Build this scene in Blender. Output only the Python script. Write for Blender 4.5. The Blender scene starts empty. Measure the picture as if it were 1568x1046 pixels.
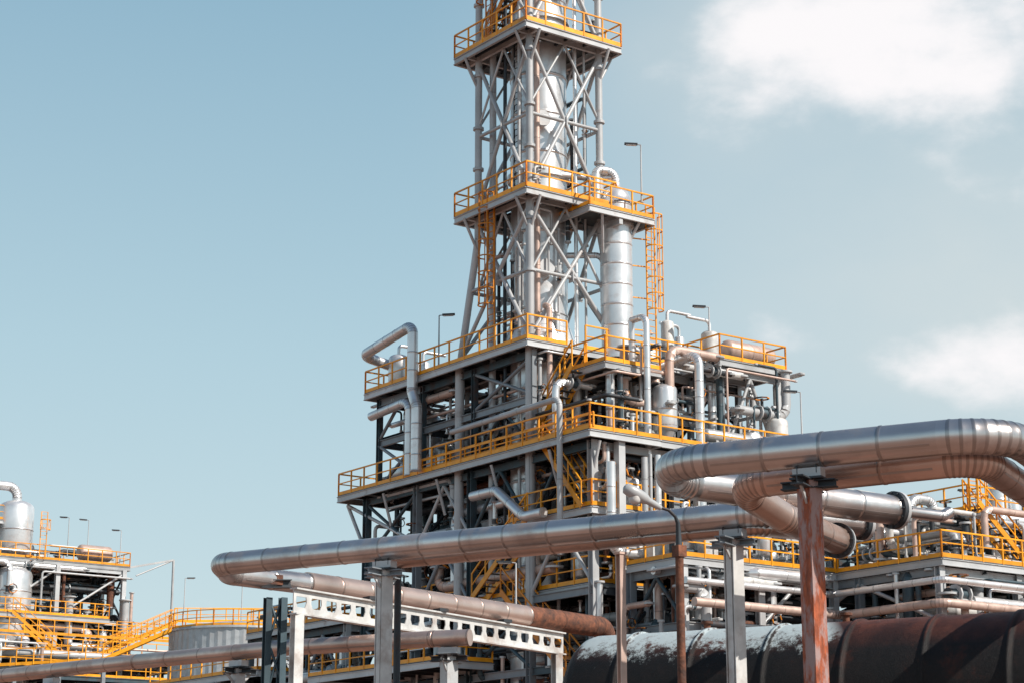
import bpy, math, random
from mathutils import Vector, Quaternion, Matrix
R=random.Random(7)
TH=math.radians(14.4); F=3040.0; CH=1.7
ST,CT=math.sin(TH),math.cos(TH)
def W(u,v,Y):
    x=(u-784)/F; up=(522.5-v)/F
    d=Vector((x,CT-up*ST,ST+up*CT)); d*=Y/d.y
    return Vector((d.x,d.y,d.z+CH))
def PZ(u,v,z):
    x=(u-784)/F; up=(522.5-v)/F
    d=Vector((x,CT-up*ST,ST+up*CT)); d*=(z-CH)/d.z
    return Vector((d.x,d.y,z))
def sdir(u,v):
    x=(u-784)/F; up=(522.5-v)/F
    return Vector((x,CT-up*ST,ST+up*CT)).normalized()
# ---------------------------------------------------------------- materials
MATS={}
def mk(name,base,metal=0.0,rough=0.5,dirt=None,dscale=1.5,dlo=.5,dhi=.7,bump=.1,bscale=6,var=.18,stretch=(1,1,1)):
    m=bpy.data.materials.new(name); m.use_nodes=True
    nt=m.node_tree; n=nt.nodes; l=nt.links; b=n['Principled BSDF']
    tc=n.new('ShaderNodeTexCoord'); mp=n.new('ShaderNodeMapping'); mp.inputs['Scale'].default_value=stretch
    l.new(tc.outputs['Object'],mp.inputs[0])
    at=n.new('ShaderNodeAttribute'); at.attribute_name='tint'
    nz=n.new('ShaderNodeTexNoise'); nz.inputs['Scale'].default_value=bscale*.4; nz.inputs['Detail'].default_value=6
    l.new(mp.outputs[0],nz.inputs['Vector'])
    mr=n.new('ShaderNodeMapRange'); mr.inputs[1].default_value=.3; mr.inputs[2].default_value=.7; mr.inputs[3].default_value=1-var; mr.inputs[4].default_value=1+var
    l.new(nz.outputs[0],mr.inputs[0])
    mu=n.new('ShaderNodeMath'); mu.operation='MULTIPLY'; l.new(mr.outputs[0],mu.inputs[0]); l.new(at.outputs['Fac'],mu.inputs[1])
    vm=n.new('ShaderNodeVectorMath'); vm.operation='SCALE'; vm.inputs[0].default_value=base; l.new(mu.outputs[0],vm.inputs['Scale'])
    out=vm.outputs[0]
    rr=n.new('ShaderNodeMapRange'); rr.inputs[3].default_value=max(.05,rough-.1); rr.inputs[4].default_value=rough+.12
    l.new(nz.outputs[0],rr.inputs[0]); l.new(rr.outputs[0],b.inputs['Roughness'])
    b.inputs['Metallic'].default_value=metal
    if dirt:
        n2=n.new('ShaderNodeTexNoise'); n2.inputs['Scale'].default_value=dscale; n2.inputs['Detail'].default_value=9; n2.inputs['Roughness'].default_value=.65
        l.new(mp.outputs[0],n2.inputs['Vector'])
        r2=n.new('ShaderNodeMapRange'); r2.inputs[1].default_value=dlo; r2.inputs[2].default_value=dhi; l.new(n2.outputs[0],r2.inputs[0])
        mx=n.new('ShaderNodeMix'); mx.data_type='RGBA'; l.new(r2.outputs[0],mx.inputs[0]); l.new(out,mx.inputs[6]); mx.inputs[7].default_value=(*dirt,1)
        out=mx.outputs[2]
        if metal>0:
            m3=n.new('ShaderNodeMapRange'); m3.inputs[3].default_value=metal; m3.inputs[4].default_value=metal*.2
            l.new(r2.outputs[0],m3.inputs[0]); l.new(m3.outputs[0],b.inputs['Metallic'])
    l.new(out,b.inputs['Base Color'])
    if bump:
        bn=n.new('ShaderNodeTexNoise'); bn.inputs['Scale'].default_value=bscale; bn.inputs['Detail'].default_value=4
        l.new(mp.outputs[0],bn.inputs['Vector'])
        bp=n.new('ShaderNodeBump'); bp.inputs['Strength'].default_value=bump; bp.inputs['Distance'].default_value=.03
        l.new(bn.outputs[0],bp.inputs['Height']); l.new(bp.outputs[0],b.inputs['Normal'])
    MATS[name]=m; return m
mk('alu',(.68,.64,.62),.93,.30,dirt=(.26,.15,.11),dscale=1.3,dlo=.50,dhi=.92,bump=.16,bscale=2.5,var=.12)
mk('alu_warm',(.66,.50,.43),.8,.36,dirt=(.24,.12,.08),dscale=1.2,dlo=.50,dhi=.85,bump=.13,bscale=2.5,var=.12)
mk('alu_far',(.80,.80,.80),.62,.33,dirt=(.32,.22,.18),dscale=.5,dlo=.56,dhi=.85,bump=.07,bscale=3,var=.12)
mk('steel',(.50,.51,.515),.1,.40,dirt=(.24,.165,.13),dscale=.8,dlo=.58,dhi=.8,bump=.0,bscale=2)
mk('frame',(.24,.27,.295),.1,.45,dirt=(.13,.085,.065),dscale=.8,dlo=.54,dhi=.8,bump=.0,bscale=2)  # darker steel for process frames, their shade put into the colour
mk('white',(.64,.64,.62),.1,.5,dirt=(.27,.17,.12),dscale=1.2,dlo=.52,dhi=.78,bump=.05,bscale=8)
mk('clad',(.40,.42,.43),.2,.5,dirt=(.25,.20,.17),dscale=.6,dlo=.54,dhi=.8,bump=.0)
mk('dark',(.038,.047,.056),.2,.55,dirt=(.05,.025,.018),dscale=1.5,bump=0)  # carries interior and underside shade in its colour; also used for dark fittings
mk('teal',(.055,.092,.112),.2,.5,dirt=(.08,.04,.028),dscale=1.5,bump=0)
mk('yellow',(.92,.37,.008),0,.42,dirt=(.50,.17,.02),dscale=1.0,dlo=.6,dhi=.85,bump=0)
mk('orange',(.64,.22,.01),0,.5,bump=0)
mk('beige',(.60,.44,.37),.3,.45,bump=.05)
mk('rust',(.20,.075,.04),0,.8,dirt=(.07,.035,.025),dscale=4,dlo=.4,dhi=.65,bump=.5,bscale=18,var=.4)
mk('rustpaint',(.36,.085,.03),0,.65,dirt=(.40,.27,.25),dscale=1.6,dlo=.46,dhi=.56,bump=.4,bscale=14,var=.45,stretch=(3,3,.9))
mk('grating',(.10,.11,.11),.3,.6,bump=0)
def mk_drum():
    m=bpy.data.materials.new('corroded_shell'); m.use_nodes=True; nt=m.node_tree;n=nt.nodes;l=nt.links;b=n['Principled BSDF']
    tc=n.new('ShaderNodeTexCoord'); g=n.new('ShaderNodeNewGeometry')
    n1=n.new('ShaderNodeTexNoise'); n1.inputs['Scale'].default_value=1.1; n1.inputs['Detail'].default_value=10; n1.inputs['Roughness'].default_value=.7
    l.new(tc.outputs['Object'],n1.inputs['Vector'])
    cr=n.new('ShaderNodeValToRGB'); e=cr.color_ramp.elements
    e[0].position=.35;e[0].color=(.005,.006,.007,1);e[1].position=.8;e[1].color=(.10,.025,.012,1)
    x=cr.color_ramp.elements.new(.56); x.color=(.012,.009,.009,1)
    l.new(n1.outputs[0],cr.inputs[0])
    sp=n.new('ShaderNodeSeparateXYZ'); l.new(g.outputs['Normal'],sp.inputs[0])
    so=n.new('ShaderNodeSeparateXYZ'); l.new(tc.outputs['Object'],so.inputs[0])
    n2=n.new('ShaderNodeTexNoise'); n2.inputs['Scale'].default_value=3.2; n2.inputs['Detail'].default_value=10; n2.inputs['Roughness'].default_value=.85
    l.new(tc.outputs['Object'],n2.inputs['Vector'])
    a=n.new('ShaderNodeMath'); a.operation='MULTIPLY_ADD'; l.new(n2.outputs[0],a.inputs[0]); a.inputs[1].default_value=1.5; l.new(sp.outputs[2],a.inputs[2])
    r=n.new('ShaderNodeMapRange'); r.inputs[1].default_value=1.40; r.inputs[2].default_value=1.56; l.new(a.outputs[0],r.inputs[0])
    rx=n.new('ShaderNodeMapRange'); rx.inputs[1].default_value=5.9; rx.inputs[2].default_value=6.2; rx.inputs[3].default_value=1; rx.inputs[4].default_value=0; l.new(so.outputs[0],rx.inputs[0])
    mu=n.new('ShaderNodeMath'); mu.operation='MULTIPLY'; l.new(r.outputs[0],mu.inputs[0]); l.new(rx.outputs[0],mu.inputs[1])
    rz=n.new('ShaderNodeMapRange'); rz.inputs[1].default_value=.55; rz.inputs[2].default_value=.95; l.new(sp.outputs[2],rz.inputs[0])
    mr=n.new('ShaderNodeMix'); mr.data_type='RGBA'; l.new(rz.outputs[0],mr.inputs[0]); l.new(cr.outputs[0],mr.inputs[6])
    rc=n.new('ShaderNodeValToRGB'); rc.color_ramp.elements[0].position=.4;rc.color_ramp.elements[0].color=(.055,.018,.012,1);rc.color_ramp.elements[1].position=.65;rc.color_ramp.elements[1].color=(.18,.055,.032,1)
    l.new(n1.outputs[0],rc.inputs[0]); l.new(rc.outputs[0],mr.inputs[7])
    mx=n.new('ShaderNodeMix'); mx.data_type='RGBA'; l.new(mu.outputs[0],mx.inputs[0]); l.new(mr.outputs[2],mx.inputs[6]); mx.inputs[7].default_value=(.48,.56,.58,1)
    l.new(mx.outputs[2],b.inputs['Base Color']); b.inputs['Roughness'].default_value=.55; b.inputs['Specular IOR Level'].default_value=.3
    bp=n.new('ShaderNodeBump'); bp.inputs['Strength'].default_value=.6; bp.inputs['Distance'].default_value=.05; l.new(n2.outputs[0],bp.inputs['Height']); l.new(bp.outputs[0],b.inputs['Normal'])
    MATS['drum']=m
mk_drum()
# ---------------------------------------------------------------- mesh builder
def bandp(r,z,h=.05,k=1.025):
    return [(r,z-h-.06),(r,z-h),(r*k,z-h+.006),(r*k,z-.006),(r,z),(r,z+.06)]
class Part:
    def __init__(s): s.v=[];s.f=[];s.t=[];s.m=[];s.s=[];s.mn=[]
    def mi(s,m):
        if m not in s.mn: s.mn.append(m)
        return s.mn.index(m)
    def add(s,vs,fs,mat,tint=None,smooth=False):
        o=len(s.v); s.v+= [tuple(x) for x in vs]
        if tint is None: tint=R.uniform(.82,1.15)
        k=s.mi(mat)
        for f in fs:
            s.f.append([i+o for i in f]); s.t.append(tint); s.m.append(k); s.s.append(smooth)
    def box(s,p0,p1,w,h,mat,up=Vector((0,0,1)),tint=None):
        p0=Vector(p0);p1=Vector(p1); d=p1-p0
        if d.length<1e-4: return
        d.normalize(); sd=d.cross(up)
        if sd.length<.05: sd=d.cross(Vector((.588,-.809,0)))
        sd.normalize(); u=sd.cross(d).normalized()
        a=sd*w/2; b=u*h/2
        vs=[p0-a-b,p0+a-b,p0+a+b,p0-a+b,p1-a-b,p1+a-b,p1+a+b,p1-a+b]
        s.add(vs,[(0,1,2,3),(7,6,5,4),(0,4,5,1),(1,5,6,2),(2,6,7,3),(3,7,4,0)],mat,tint)
    def ibeam(s,p0,p1,w,h,mat,up=Vector((0,0,1)),tint=None):
        p0=Vector(p0);p1=Vector(p1); d=(p1-p0).normalized(); sd=d.cross(up)
        if sd.length<.05: sd=d.cross(Vector((.588,-.809,0)))
        u=sd.normalized().cross(d).normalized(); t=max(.02,h*.09)
        if tint is None: tint=R.uniform(.82,1.15)
        s.box(p0+u*(h/2-t/2),p1+u*(h/2-t/2),w,t,mat,up,tint)
        s.box(p0-u*(h/2-t/2),p1-u*(h/2-t/2),w,t,mat,up,tint)
        s.box(p0,p1,t*.8,h-2*t,mat,up,tint)
    def sweep(s,pr,n,mat,tints=None,caps=True):
        P=[p for p,_ in pr]; T=[]
        for i in range(len(P)):
            a=P[max(0,i-1)]; b=P[min(len(P)-1,i+1)]; d=b-a
            if d.length<1e-6: d=T[-1] if T else Vector((0,0,1))
            T.append(d.normalized())
        nn=T[0].cross(Vector((0,0,1)))
        if nn.length<.1: nn=T[0].cross(Vector((1,0,0)))
        nn.normalize(); o=len(s.v); base=R.uniform(.85,1.12); k=s.mi(mat)
        for i,(p,r) in enumerate(pr):
            if i: nn=T[i-1].rotation_difference(T[i])@nn
            bb=T[i].cross(nn)
            for j in range(n):
                a=2*math.pi*j/n; s.v.append(tuple(p+(nn*math.cos(a)+bb*math.sin(a))*r))
        for i in range(len(pr)-1):
            t=tints[i] if tints else base
            for j in range(n):
                j2=(j+1)%n
                s.f.append([o+i*n+j,o+i*n+j2,o+(i+1)*n+j2,o+(i+1)*n+j]); s.t.append(t); s.m.append(k); s.s.append(True)
        if caps:
            for q in (list(range(o,o+n))[::-1], list(range(o+(len(pr)-1)*n,o+len(pr)*n))):
                oo=len(s.v); s.v+=[s.v[i] for i in q]
                s.f.append(list(range(oo,oo+n))); s.t.append(base); s.m.append(k); s.s.append(False)
    def tube(s,p0,p1,r,mat='steel',n=8,r2=None):
        s.sweep([(Vector(p0),r),(Vector(p1),r if r2 is None else r2)],n,mat)
    def pipe(s,pts,r,mat='alu_far',bend=None,seam=1.0,n=12,band=.03,elb=5,tv=.08):
        pts=[Vector(p) for p in pts]; bend=bend or r*2.6; s.runs=[]
        cur=pts[0]; out=[(cur,r,1)]
        def straight(a,b):
            L=(b-a).length
            if L<1e-4: return
            s.runs.append((a,b))
            d=(b-a)/L
            if seam:
                k=max(1,int(round(L/seam))); st=L/k; e=min(.02+r*.10,st*.15); g=min(.012,st*.04)
                for i in range(1,k+1):
                    x=i*st
                    out.append((a+d*(x-e-3*g),r,0)); out.append((a+d*(x-e-g),r,2)); out.append((a+d*(x-e),r*(1+band),2)); out.append((a+d*(x-g),r*(1+band),2)); out.append((a+d*x,r,1))
                    if i<k: out.append((a+d*(x+2*g),r,0))
            else: out.append((b,r,0))
        for i in range(1,len(pts)-1):
            c=pts[i]; d1=(c-cur).normalized(); d2=(pts[i+1]-c).normalized()
            ang=d1.angle(d2)
            if ang<.02: straight(cur,c); cur=c; continue
            t=min(bend*math.tan(ang/2),(c-cur).length*.48+ (0 if i>1 else (c-cur).length*.4),(pts[i+1]-c).length*.48)
            rad=t/math.tan(ang/2); p1=c-d1*t; straight(cur,p1)
            ax=d1.cross(d2).normalized(); cen=c+(d2-d1).normalized()*(rad/math.cos(ang/2))
            k=max(3,int(elb*ang/1.2))
            for j in range(1,k+1):
                q=cen+Quaternion(ax,ang*j/k)@(p1-cen)
                if seam and j<k:
                    tg=(Quaternion(ax,ang*j/k)@d1)*(r*.05)
                    out.append((q-tg*2,r,0)); out.append((q-tg,r*(1+band*.7),2)); out.append((q+tg,r*(1+band*.7),2)); out.append((q+tg*2,r,1))
                else: out.append((q,r,1 if seam else 0))
            cur=c+d2*t
        straight(cur,pts[-1])
        tn=[];t=R.uniform(1-tv,1+tv)
        for p,_,f in out:
            if f==1: t=R.uniform(1-tv,1+tv*.8)
            tn.append(t*.66 if f==2 else t)
        s.sweep([(p,q) for p,q,_ in out],n,mat,tn)
    def lathe(s,c,prof,n=20,mat='alu_far',ax=Vector((0,0,1)),tv=.08):
        c=Vector(c); pr=[(c+ax*z,max(r,.001)) for r,z in prof]; tn=[]; t=1
        for i in range(len(prof)):
            if i+1<len(prof) and abs(prof[i][1]-prof[i+1][1])>.3: t=R.uniform(1-tv,1+tv)
            tn.append(t)
        nn=ax.cross(Vector((0,0,1)))
        if nn.length<.1: nn=Vector((1,0,0))
        nn.normalize(); bb=ax.cross(nn); o=len(s.v); k=s.mi(mat)
        for p,r in pr:
            for j in range(n):
                a=2*math.pi*j/n; s.v.append(tuple(p+(nn*math.cos(a)+bb*math.sin(a))*r))
        for i in range(len(pr)-1):
            for j in range(n):
                j2=(j+1)%n
                s.f.append([o+i*n+j,o+i*n+j2,o+(i+1)*n+j2,o+(i+1)*n+j]); s.t.append(tn[i]); s.m.append(k); s.s.append(True)
    def vessel(s,c,r,h,mat='alu_far',n=20,ax=Vector((0,0,1)),seam=1.2,head=.5):
        prof=[]
        for i in range(6): a=math.pi/2*i/5; prof.append((r*math.sin(a),-r*head*math.cos(a)))
        k=max(1,int(h/seam))
        for i in range(1,k): prof+= bandp(r,h*i/k)
        prof.append((r,h))
        for i in range(1,6): a=math.pi/2*(1-i/5); prof.append((r*math.sin(a),h+r*head*math.cos(a)))
        s.lathe(c,prof,n,mat,ax)
    def rail(s,p0,p1,h=1.1,mat='yellow',sp=1.2,r=.032,toe=True):
        p0=Vector(p0);p1=Vector(p1); d=p1-p0; L=d.length
        if L<.05: return
        k=max(1,int(round(L/sp))); Z=Vector((0,0,1))
        s.box(p0+Z*h,p1+Z*h,r*2,r*2,mat); s.box(p0+Z*h*.55,p1+Z*h*.55,r*1.5,r*1.5,mat)
        if toe: s.box(p0+Z*.1,p1+Z*.1,.02,.2,mat)
        for i in range(k+1):
            q=p0+d*i/k; s.box(q,q+Z*h,r*2,r*2,mat)
    def ladder(s,p,h,side,out,mat='yellow',cage=True):
        p=Vector(p); Z=Vector((0,0,1)); side=Vector(side).normalized(); out=Vector(out).normalized()
        for k in(-1,1): s.box(p+side*.25*k,p+side*.25*k+Z*h,.055,.055,mat)
        i=0
        while i*.3<h: s.box(p-side*.25+Z*i*.3,p+side*.25+Z*i*.3,.03,.03,mat); i+=1
        if cage:
            z=2.2; hoops=[]
            while z<=h+.01:
                pts=[p+side*(.38*math.cos(a))+out*(.38+.36*math.sin(a)-.1)+Z*z for a in [math.pi*(-.15+1.3*j/8) for j in range(9)]]
                for a,b in zip(pts,pts[1:]): s.box(a,b,.05,.05,mat)
                hoops.append(pts); z+=.75
            if len(hoops)>1:
                for j in (0,2,4,6,8): s.box(hoops[0][j],hoops[-1][j],.035,.035,mat)
    def stair(s,p0,p1,w,mat='yellow'):
        p0=Vector(p0);p1=Vector(p1); d=p1-p0; fl=Vector((d.x,d.y,0)).normalized(); sd=fl.cross(Vector((0,0,1)))
        Z=Vector((0,0,1))
        for k in(-1,1):
            o=sd*w/2*k
            s.box(p0+o,p1+o,.05,.24,mat); s.box(p0+o+Z*1.05,p1+o+Z*1.05,.055,.055,mat); s.box(p0+o+Z*.55,p1+o+Z*.55,.04,.04,mat)
            m=max(2,int(d.length/1.1))
            for i in range(m+1): q=p0+d*i/m+o; s.box(q,q+Z*1.05,.05,.05,mat)
        m=int(d.z/.22)
        for i in range(1,m): q=p0+d*i/m; s.box(q-sd*w/2,q+sd*w/2,.24,.03,'grating')
    def valve(s,p,ax,r):
        p=Vector(p);ax=Vector(ax).normalized()
        s.tube(p-ax*r*1.3,p-ax*r*1.0,r*1.7,'steel',10); s.tube(p+ax*r*1.0,p+ax*r*1.3,r*1.7,'steel',10)
        s.tube(p-ax*r,p+ax*r,r*1.15,'teal',8)
        u=Vector((0,0,1)) if abs(ax.z)<.5 else Vector((.588,-.809,0))
        s.tube(p,p+u*r*3.2,r*.35,'dark',6)
        c=p+u*r*3.2; e1=ax; e2=u.cross(ax)
        pts=[c+(e1*math.cos(a)+e2*math.sin(a))*r*1.5 for a in [2*math.pi*j/8 for j in range(9)]]
        for a,b in zip(pts,pts[1:]): s.box(a,b,r*.25,r*.25,R.choice(['orange','dark','rust']))
    def obj(s,name,parent=None):
        if not s.f: return None
        me=bpy.data.meshes.new(name); me.from_pydata(s.v,[],s.f)
        for m in s.mn: me.materials.append(MATS[m])
        me.polygons.foreach_set('material_index',s.m); me.polygons.foreach_set('use_smooth',s.s)
        a=me.attributes.new('tint','FLOAT','FACE'); a.data.foreach_set('value',s.t)
        me.update(); ob=bpy.data.objects.new(name,me); bpy.context.scene.collection.objects.link(ob)
        if parent: ob.parent=parent
        return ob
def empty(name):
    e=bpy.data.objects.new(name,None); bpy.context.scene.collection.objects.link(e); return e
Z=Vector((0,0,1))
VA=Vector((-.588,.809,0)); VB=Vector((.809,.588,0))
class Frame:
    def __init__(s,o): s.o=Vector(o)
    def __call__(s,a,b,z): return s.o+VA*a+VB*b+Z*z
L=Frame((.79,84,0))
def deck(S,Rl,fr,a0,a1,b0,b1,z,rails='FRLB',edge='steel',sp=1.2,toe=True):
    S.box(fr((a0+a1)/2,b0,z),fr((a0+a1)/2,b1,z),a1-a0,.05,'grating')
    for (p,q) in (((a0,b0),(a0,b1)),((a0,b0),(a1,b0)),((a1,b0),(a1,b1)),((a0,b1),(a1,b1))):
        S.ibeam(fr(*p,z-.18),fr(*q,z-.18),.12,.28,edge)
    k=int((a1-a0)/1.3)
    for i in range(1,k): a=a0+(a1-a0)*i/k; S.ibeam(fr(a,b0+.1,z-.17),fr(a,b1-.1,z-.17),.1,.2,'dark')  # dark joists: shade under the deck put into the colour
    k=int((b1-b0)/2.6)
    for i in range(1,k): b=b0+(b1-b0)*i/k; S.ibeam(fr(a0+.1,b,z-.3),fr(a1-.1,b,z-.3),.14,.3,'dark')
    e=.03
    if 'F' in rails: Rl.rail(fr(a0+e,b0+e,z),fr(a0+e,b1-e,z),sp=sp,toe=toe)
    if 'L' in rails: Rl.rail(fr(a0+e,b0+e,z),fr(a1-e,b0+e,z),sp=sp,toe=toe)
    if 'R' in rails: Rl.rail(fr(a0+e,b1-e,z),fr(a1-e,b1-e,z),sp=sp,toe=toe)
    if 'B' in rails: Rl.rail(fr(a1-e,b0+e,z),fr(a1-e,b1-e,z),sp=sp,toe=toe)
def grid(S,fr,As,Bs,zs,w=.3,col='steel',beam='steel',brace=True,seed=1):
    rr=random.Random(seed)
    for a in As:
        for b in Bs:
            inner = a!=As[0] and b!=Bs[0]
            S.ibeam(fr(a,b,zs[0]),fr(a,b,zs[-1]),w,w,'dark' if inner else (rr.choice([col,col,'frame']) if a==As[0] else rr.choice(['frame','frame','teal'])))  # inner columns dark, left-face ones duller: shade put into the material choice
    for zi,z in enumerate(zs[1:],1):
        for a in As:
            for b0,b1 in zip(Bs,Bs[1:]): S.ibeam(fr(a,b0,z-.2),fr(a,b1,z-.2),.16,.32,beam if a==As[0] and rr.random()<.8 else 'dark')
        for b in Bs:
            for a0,a1 in zip(As,As[1:]): S.ibeam(fr(a0,b,z-.2),fr(a1,b,z-.2),.16,.32,rr.choice(['frame','teal']) if b==Bs[0] else 'dark')  # left-face beams darker and inner ones near-black, standing in for shade
        if brace:
            zl=zs[zi-1]
            for bi,b in enumerate(Bs):
                for a0,a1 in zip(As,As[1:]):
                    q=rr.random(); m=rr.choice(['steel','frame','frame','teal']) if bi==0 else 'dark'  # left-face braces lean to darker paint for the shaded side, inner ones dark
                    if q<.35: S.tube(fr(a0,b,zl),fr((a0+a1)/2,b,z-.35),.085,m); S.tube(fr(a1,b,zl),fr((a0+a1)/2,b,z-.35),.085,m)
                    elif q<.6: S.tube(fr(a0,b,zl),fr(a1,b,z-.3),.085,m); S.tube(fr(a1,b,zl),fr(a0,b,z-.3),.085,m)
                    elif q<.75: S.tube(fr(a0,b,zl),fr(a1,b,z-.3),.085,m)
            for ai,a in enumerate(As):
                for b0,b1 in zip(Bs,Bs[1:]):
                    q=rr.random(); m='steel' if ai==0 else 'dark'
                    if q<.3: S.tube(fr(a,b0,zl),fr(a,(b0+b1)/2,z-.35),.085,m); S.tube(fr(a,b1,zl),fr(a,(b0+b1)/2,z-.35),.085,m)
                    elif q<.45: S.tube(fr(a,b0,zl),fr(a,b1,z-.3),.085,m)
def clutter(P,fr,a0,a1,b0,b1,z0,z1,n,seed,rmin=.05,rmax=.22,valves=.35,front=None):
    rr=random.Random(seed)
    for _ in range(n):
        r=rmin+(rmax-rmin)*rr.random()**2
        p=[rr.uniform(a0,a1),rr.uniform(b0,b1),rr.uniform(z0,z1)]
        pts=[fr(*p)]; last=-1
        for k in range(rr.randint(2,4)):
            ax=rr.choice([x for x in (0,1,2,2) if x!=last]); lo,hi=((a0,a1),(b0,b1),(z0,z1))[ax]
            v=p[ax]+rr.choice((-1,1))*rr.uniform(r*6+.3,(hi-lo)*(.5 if ax<2 else .8)+.3)
            v=min(max(v,lo),hi)
            if abs(v-p[ax])<r*6: continue
            q=list(p); q[ax]=v
            if rr.random()<valves: P.valve((fr(*p)+fr(*q))/2,fr(*q)-fr(*p),r)
            p=q; pts.append(fr(*p)); last=ax
        if len(pts)<2: continue
        m=rr.choice(['alu_far','alu_far','steel','steel','white','dark','teal','beige'] if front is None else front)
        P.pipe(pts,r,m,n=9,seam=1.3 if r>.1 else 0,elb=3)
        for q in pts[:1]+pts[-1:]: P.tube(q-Z*.04,q+Z*.04,r*1.6,'steel',9)
def equip(P,fr,a0,a1,b0,b1,z,n,seed):
    rr=random.Random(seed)
    for _ in range(n):
        a=rr.uniform(a0,a1); b=rr.uniform(b0,b1); k=rr.random()
        if k<.35:
            r=rr.uniform(.25,.5); h=rr.uniform(.9,1.8)
            P.vessel(fr(a,b,z+.5+r*.3),r,h,rr.choice(['alu_far','white']),14)
            for i in range(3): an=i*2.1; o=Vector((math.cos(an),math.sin(an),0))*r*.8; P.box(fr(a,b,z)+o,fr(a,b,z+.8)+o,.08,.08,'steel')
            t=fr(a,b,z+.5+h+r*.7); P.pipe([t,t+Z*.5,t+Z*.5+VB*rr.uniform(-1.5,1.5)],.08,'alu_far',n=8,seam=0)
        elif k<.65:
            r=rr.uniform(.25,.5); l=rr.uniform(1.2,2.6); ax=rr.choice((VA,VB))
            P.vessel(fr(a,b,z+.5+r),r,l,rr.choice(['alu_far','alu_far','beige']),14,ax)
            for t in(.2,.8): q=fr(a,b,z)+ax*l*t; P.box(q,q+Z*(.55),.15,r*1.4,'steel')
        else:
            h=rr.uniform(.7,1.5); q=fr(a,b,z); P.box(q,q+Z*h,rr.uniform(.4,.9),rr.uniform(.3,.6),rr.choice(['white','steel','teal']))
            P.box(q+Z*h,q+Z*(h+.06),1,.7,'steel')
def lamp(p,h,hd,name='floodlight_pole'):
    P=Part(); p=Vector(p)-Z*1.1; h+=1.1; hd=Vector(hd).normalized()
    P.tube(p,p+Z*h,.045,'steel',8,.03); t=p+Z*h
    P.tube(t,t+hd*.25+Z*.03,.025,'steel',6); P.box(t+hd*.15+Z*.03,t+hd*.75+Z*.06,.2,.07,'dark'); P.box(t+hd*.2-Z*.02,t+hd*.68,.15,.03,'white')
    P.tube(p,p+Z*.05,.1,'steel',8)
    return P.obj(name)
# ================================================================ ground
def ground():
    m=bpy.data.materials.new('dry_earth'); m.use_nodes=True; n=m.node_tree.nodes;l=m.node_tree.links;b=n['Principled BSDF']
    tc=n.new('ShaderNodeTexCoord'); z=n.new('ShaderNodeTexNoise'); z.inputs['Scale'].default_value=.08; z.inputs['Detail'].default_value=12
    l.new(tc.outputs['Object'],z.inputs['Vector']); c=n.new('ShaderNodeValToRGB')
    c.color_ramp.elements[0].position=.35;c.color_ramp.elements[0].color=(.18,.092,.064,1);c.color_ramp.elements[1].position=.7;c.color_ramp.elements[1].color=(.29,.165,.12,1)
    l.new(z.outputs[0],c.inputs[0]); l.new(c.outputs[0],b.inputs['Base Color']); b.inputs['Roughness'].default_value=.95
    me=bpy.data.meshes.new('ground'); s=4000; me.from_pydata([(-s,-s,0),(s,-s,0),(s,s,0),(-s,s,0)],[],[(0,1,2,3)]); me.materials.append(m)
    bpy.context.scene.collection.objects.link(bpy.data.objects.new('ground',me))
ground()
# ================================================================ main tower
z1,z2,z3,z4=38.0,30.1,23.2,18.5
TW=empty('distillation_tower')
C=Part(); c0=L(2,2,0)
prof=[(1.3,8)]; zz=8
while zz<50: zz+=1.9; prof+=bandp(1.3,zz,.07,1.03)
prof+=[(1.3,51),(1.0,51.8),(.4,52.2),(0,52.3)]
C.lathe(c0,prof,40,'alu_far'); 
for zz in (24.2,31.5,39.2): C.lathe(c0,[(1.2,zz),(1.46,zz+.0),(1.46,zz+.01),(1.46,zz+.24),(1.46,zz+.25),(1.2,zz+.25)],40,'alu_far')
C.lathe(c0,[(1.75,z3),(1.75,z3+.3),(1.32,z3+1.6)],40,'alu_far')
for a,b,z in ((.9,1.4,27),(.9,1.2,34),(1,2.2,40.5)):
    C.tube(c0+(L(a,b,z)-L(2,2,z))*.7+Z*z,L(a-.4,b-.1,z),.3,'alu_far',16); C.tube(L(a-.4,b-.1,z),L(a-.5,b-.12,z),.38,'steel',16)
C.obj('column_shell',TW)
S=Part(); leg=[(0,0),(4,0),(0,4),(4,4)]
for a,b in leg:
    S.tube(L(a,b,z2),L(a,b,49),.17,'steel',14)
    for z in (z2+2.2,z2+4.2,z1+2.5,z1-1.1): S.tube(L(a,b,z-.06),L(a,b,z+.06),.26,'steel',14)
foot={(0,0):(0,0),(4,0):(5.4,0),(0,4):(0,5.2),(4,4):(5.4,5.2)}
for k,(a,b) in foot.items():
    if k==(0,0): S.tube(L(0,0,z2),L(0,0,z3),.19,'steel',14)
    else:
        S.tube(L(k[0],k[1],z2),L(k[0],k[1],z2-1.2),.17,'steel',14); S.tube(L(k[0],k[1],z2-1.2),L(a,b,z3),.17,'steel',14)
    S.tube(L(a,b,z3),L(a,b,10),.22,'steel',14)
    for z in (z2-1.2,z2-3.6,z3+.3): 
        if k==(0,0): S.tube(L(0,0,z-.06),L(0,0,z+.06),.27,'steel',14)
def xface(p00,p10,p01,p11,r=.095,mid=True):
    S.tube(p00,p11,r,'steel',10); S.tube(p10,p01,r,'steel',10)
    if mid: S.tube((p00+p01)/2,(p10+p11)/2,r*.9,'steel',10)
    c=(p00+p10+p01+p11)/4; S.box(c-Z*.22,c+Z*.22,.35,.04,'steel',up=(p10-p00).normalized())
prs=[((0,0),(0,4)),((0,0),(4,0)),((0,4),(4,4)),((4,0),(4,4))]
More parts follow.
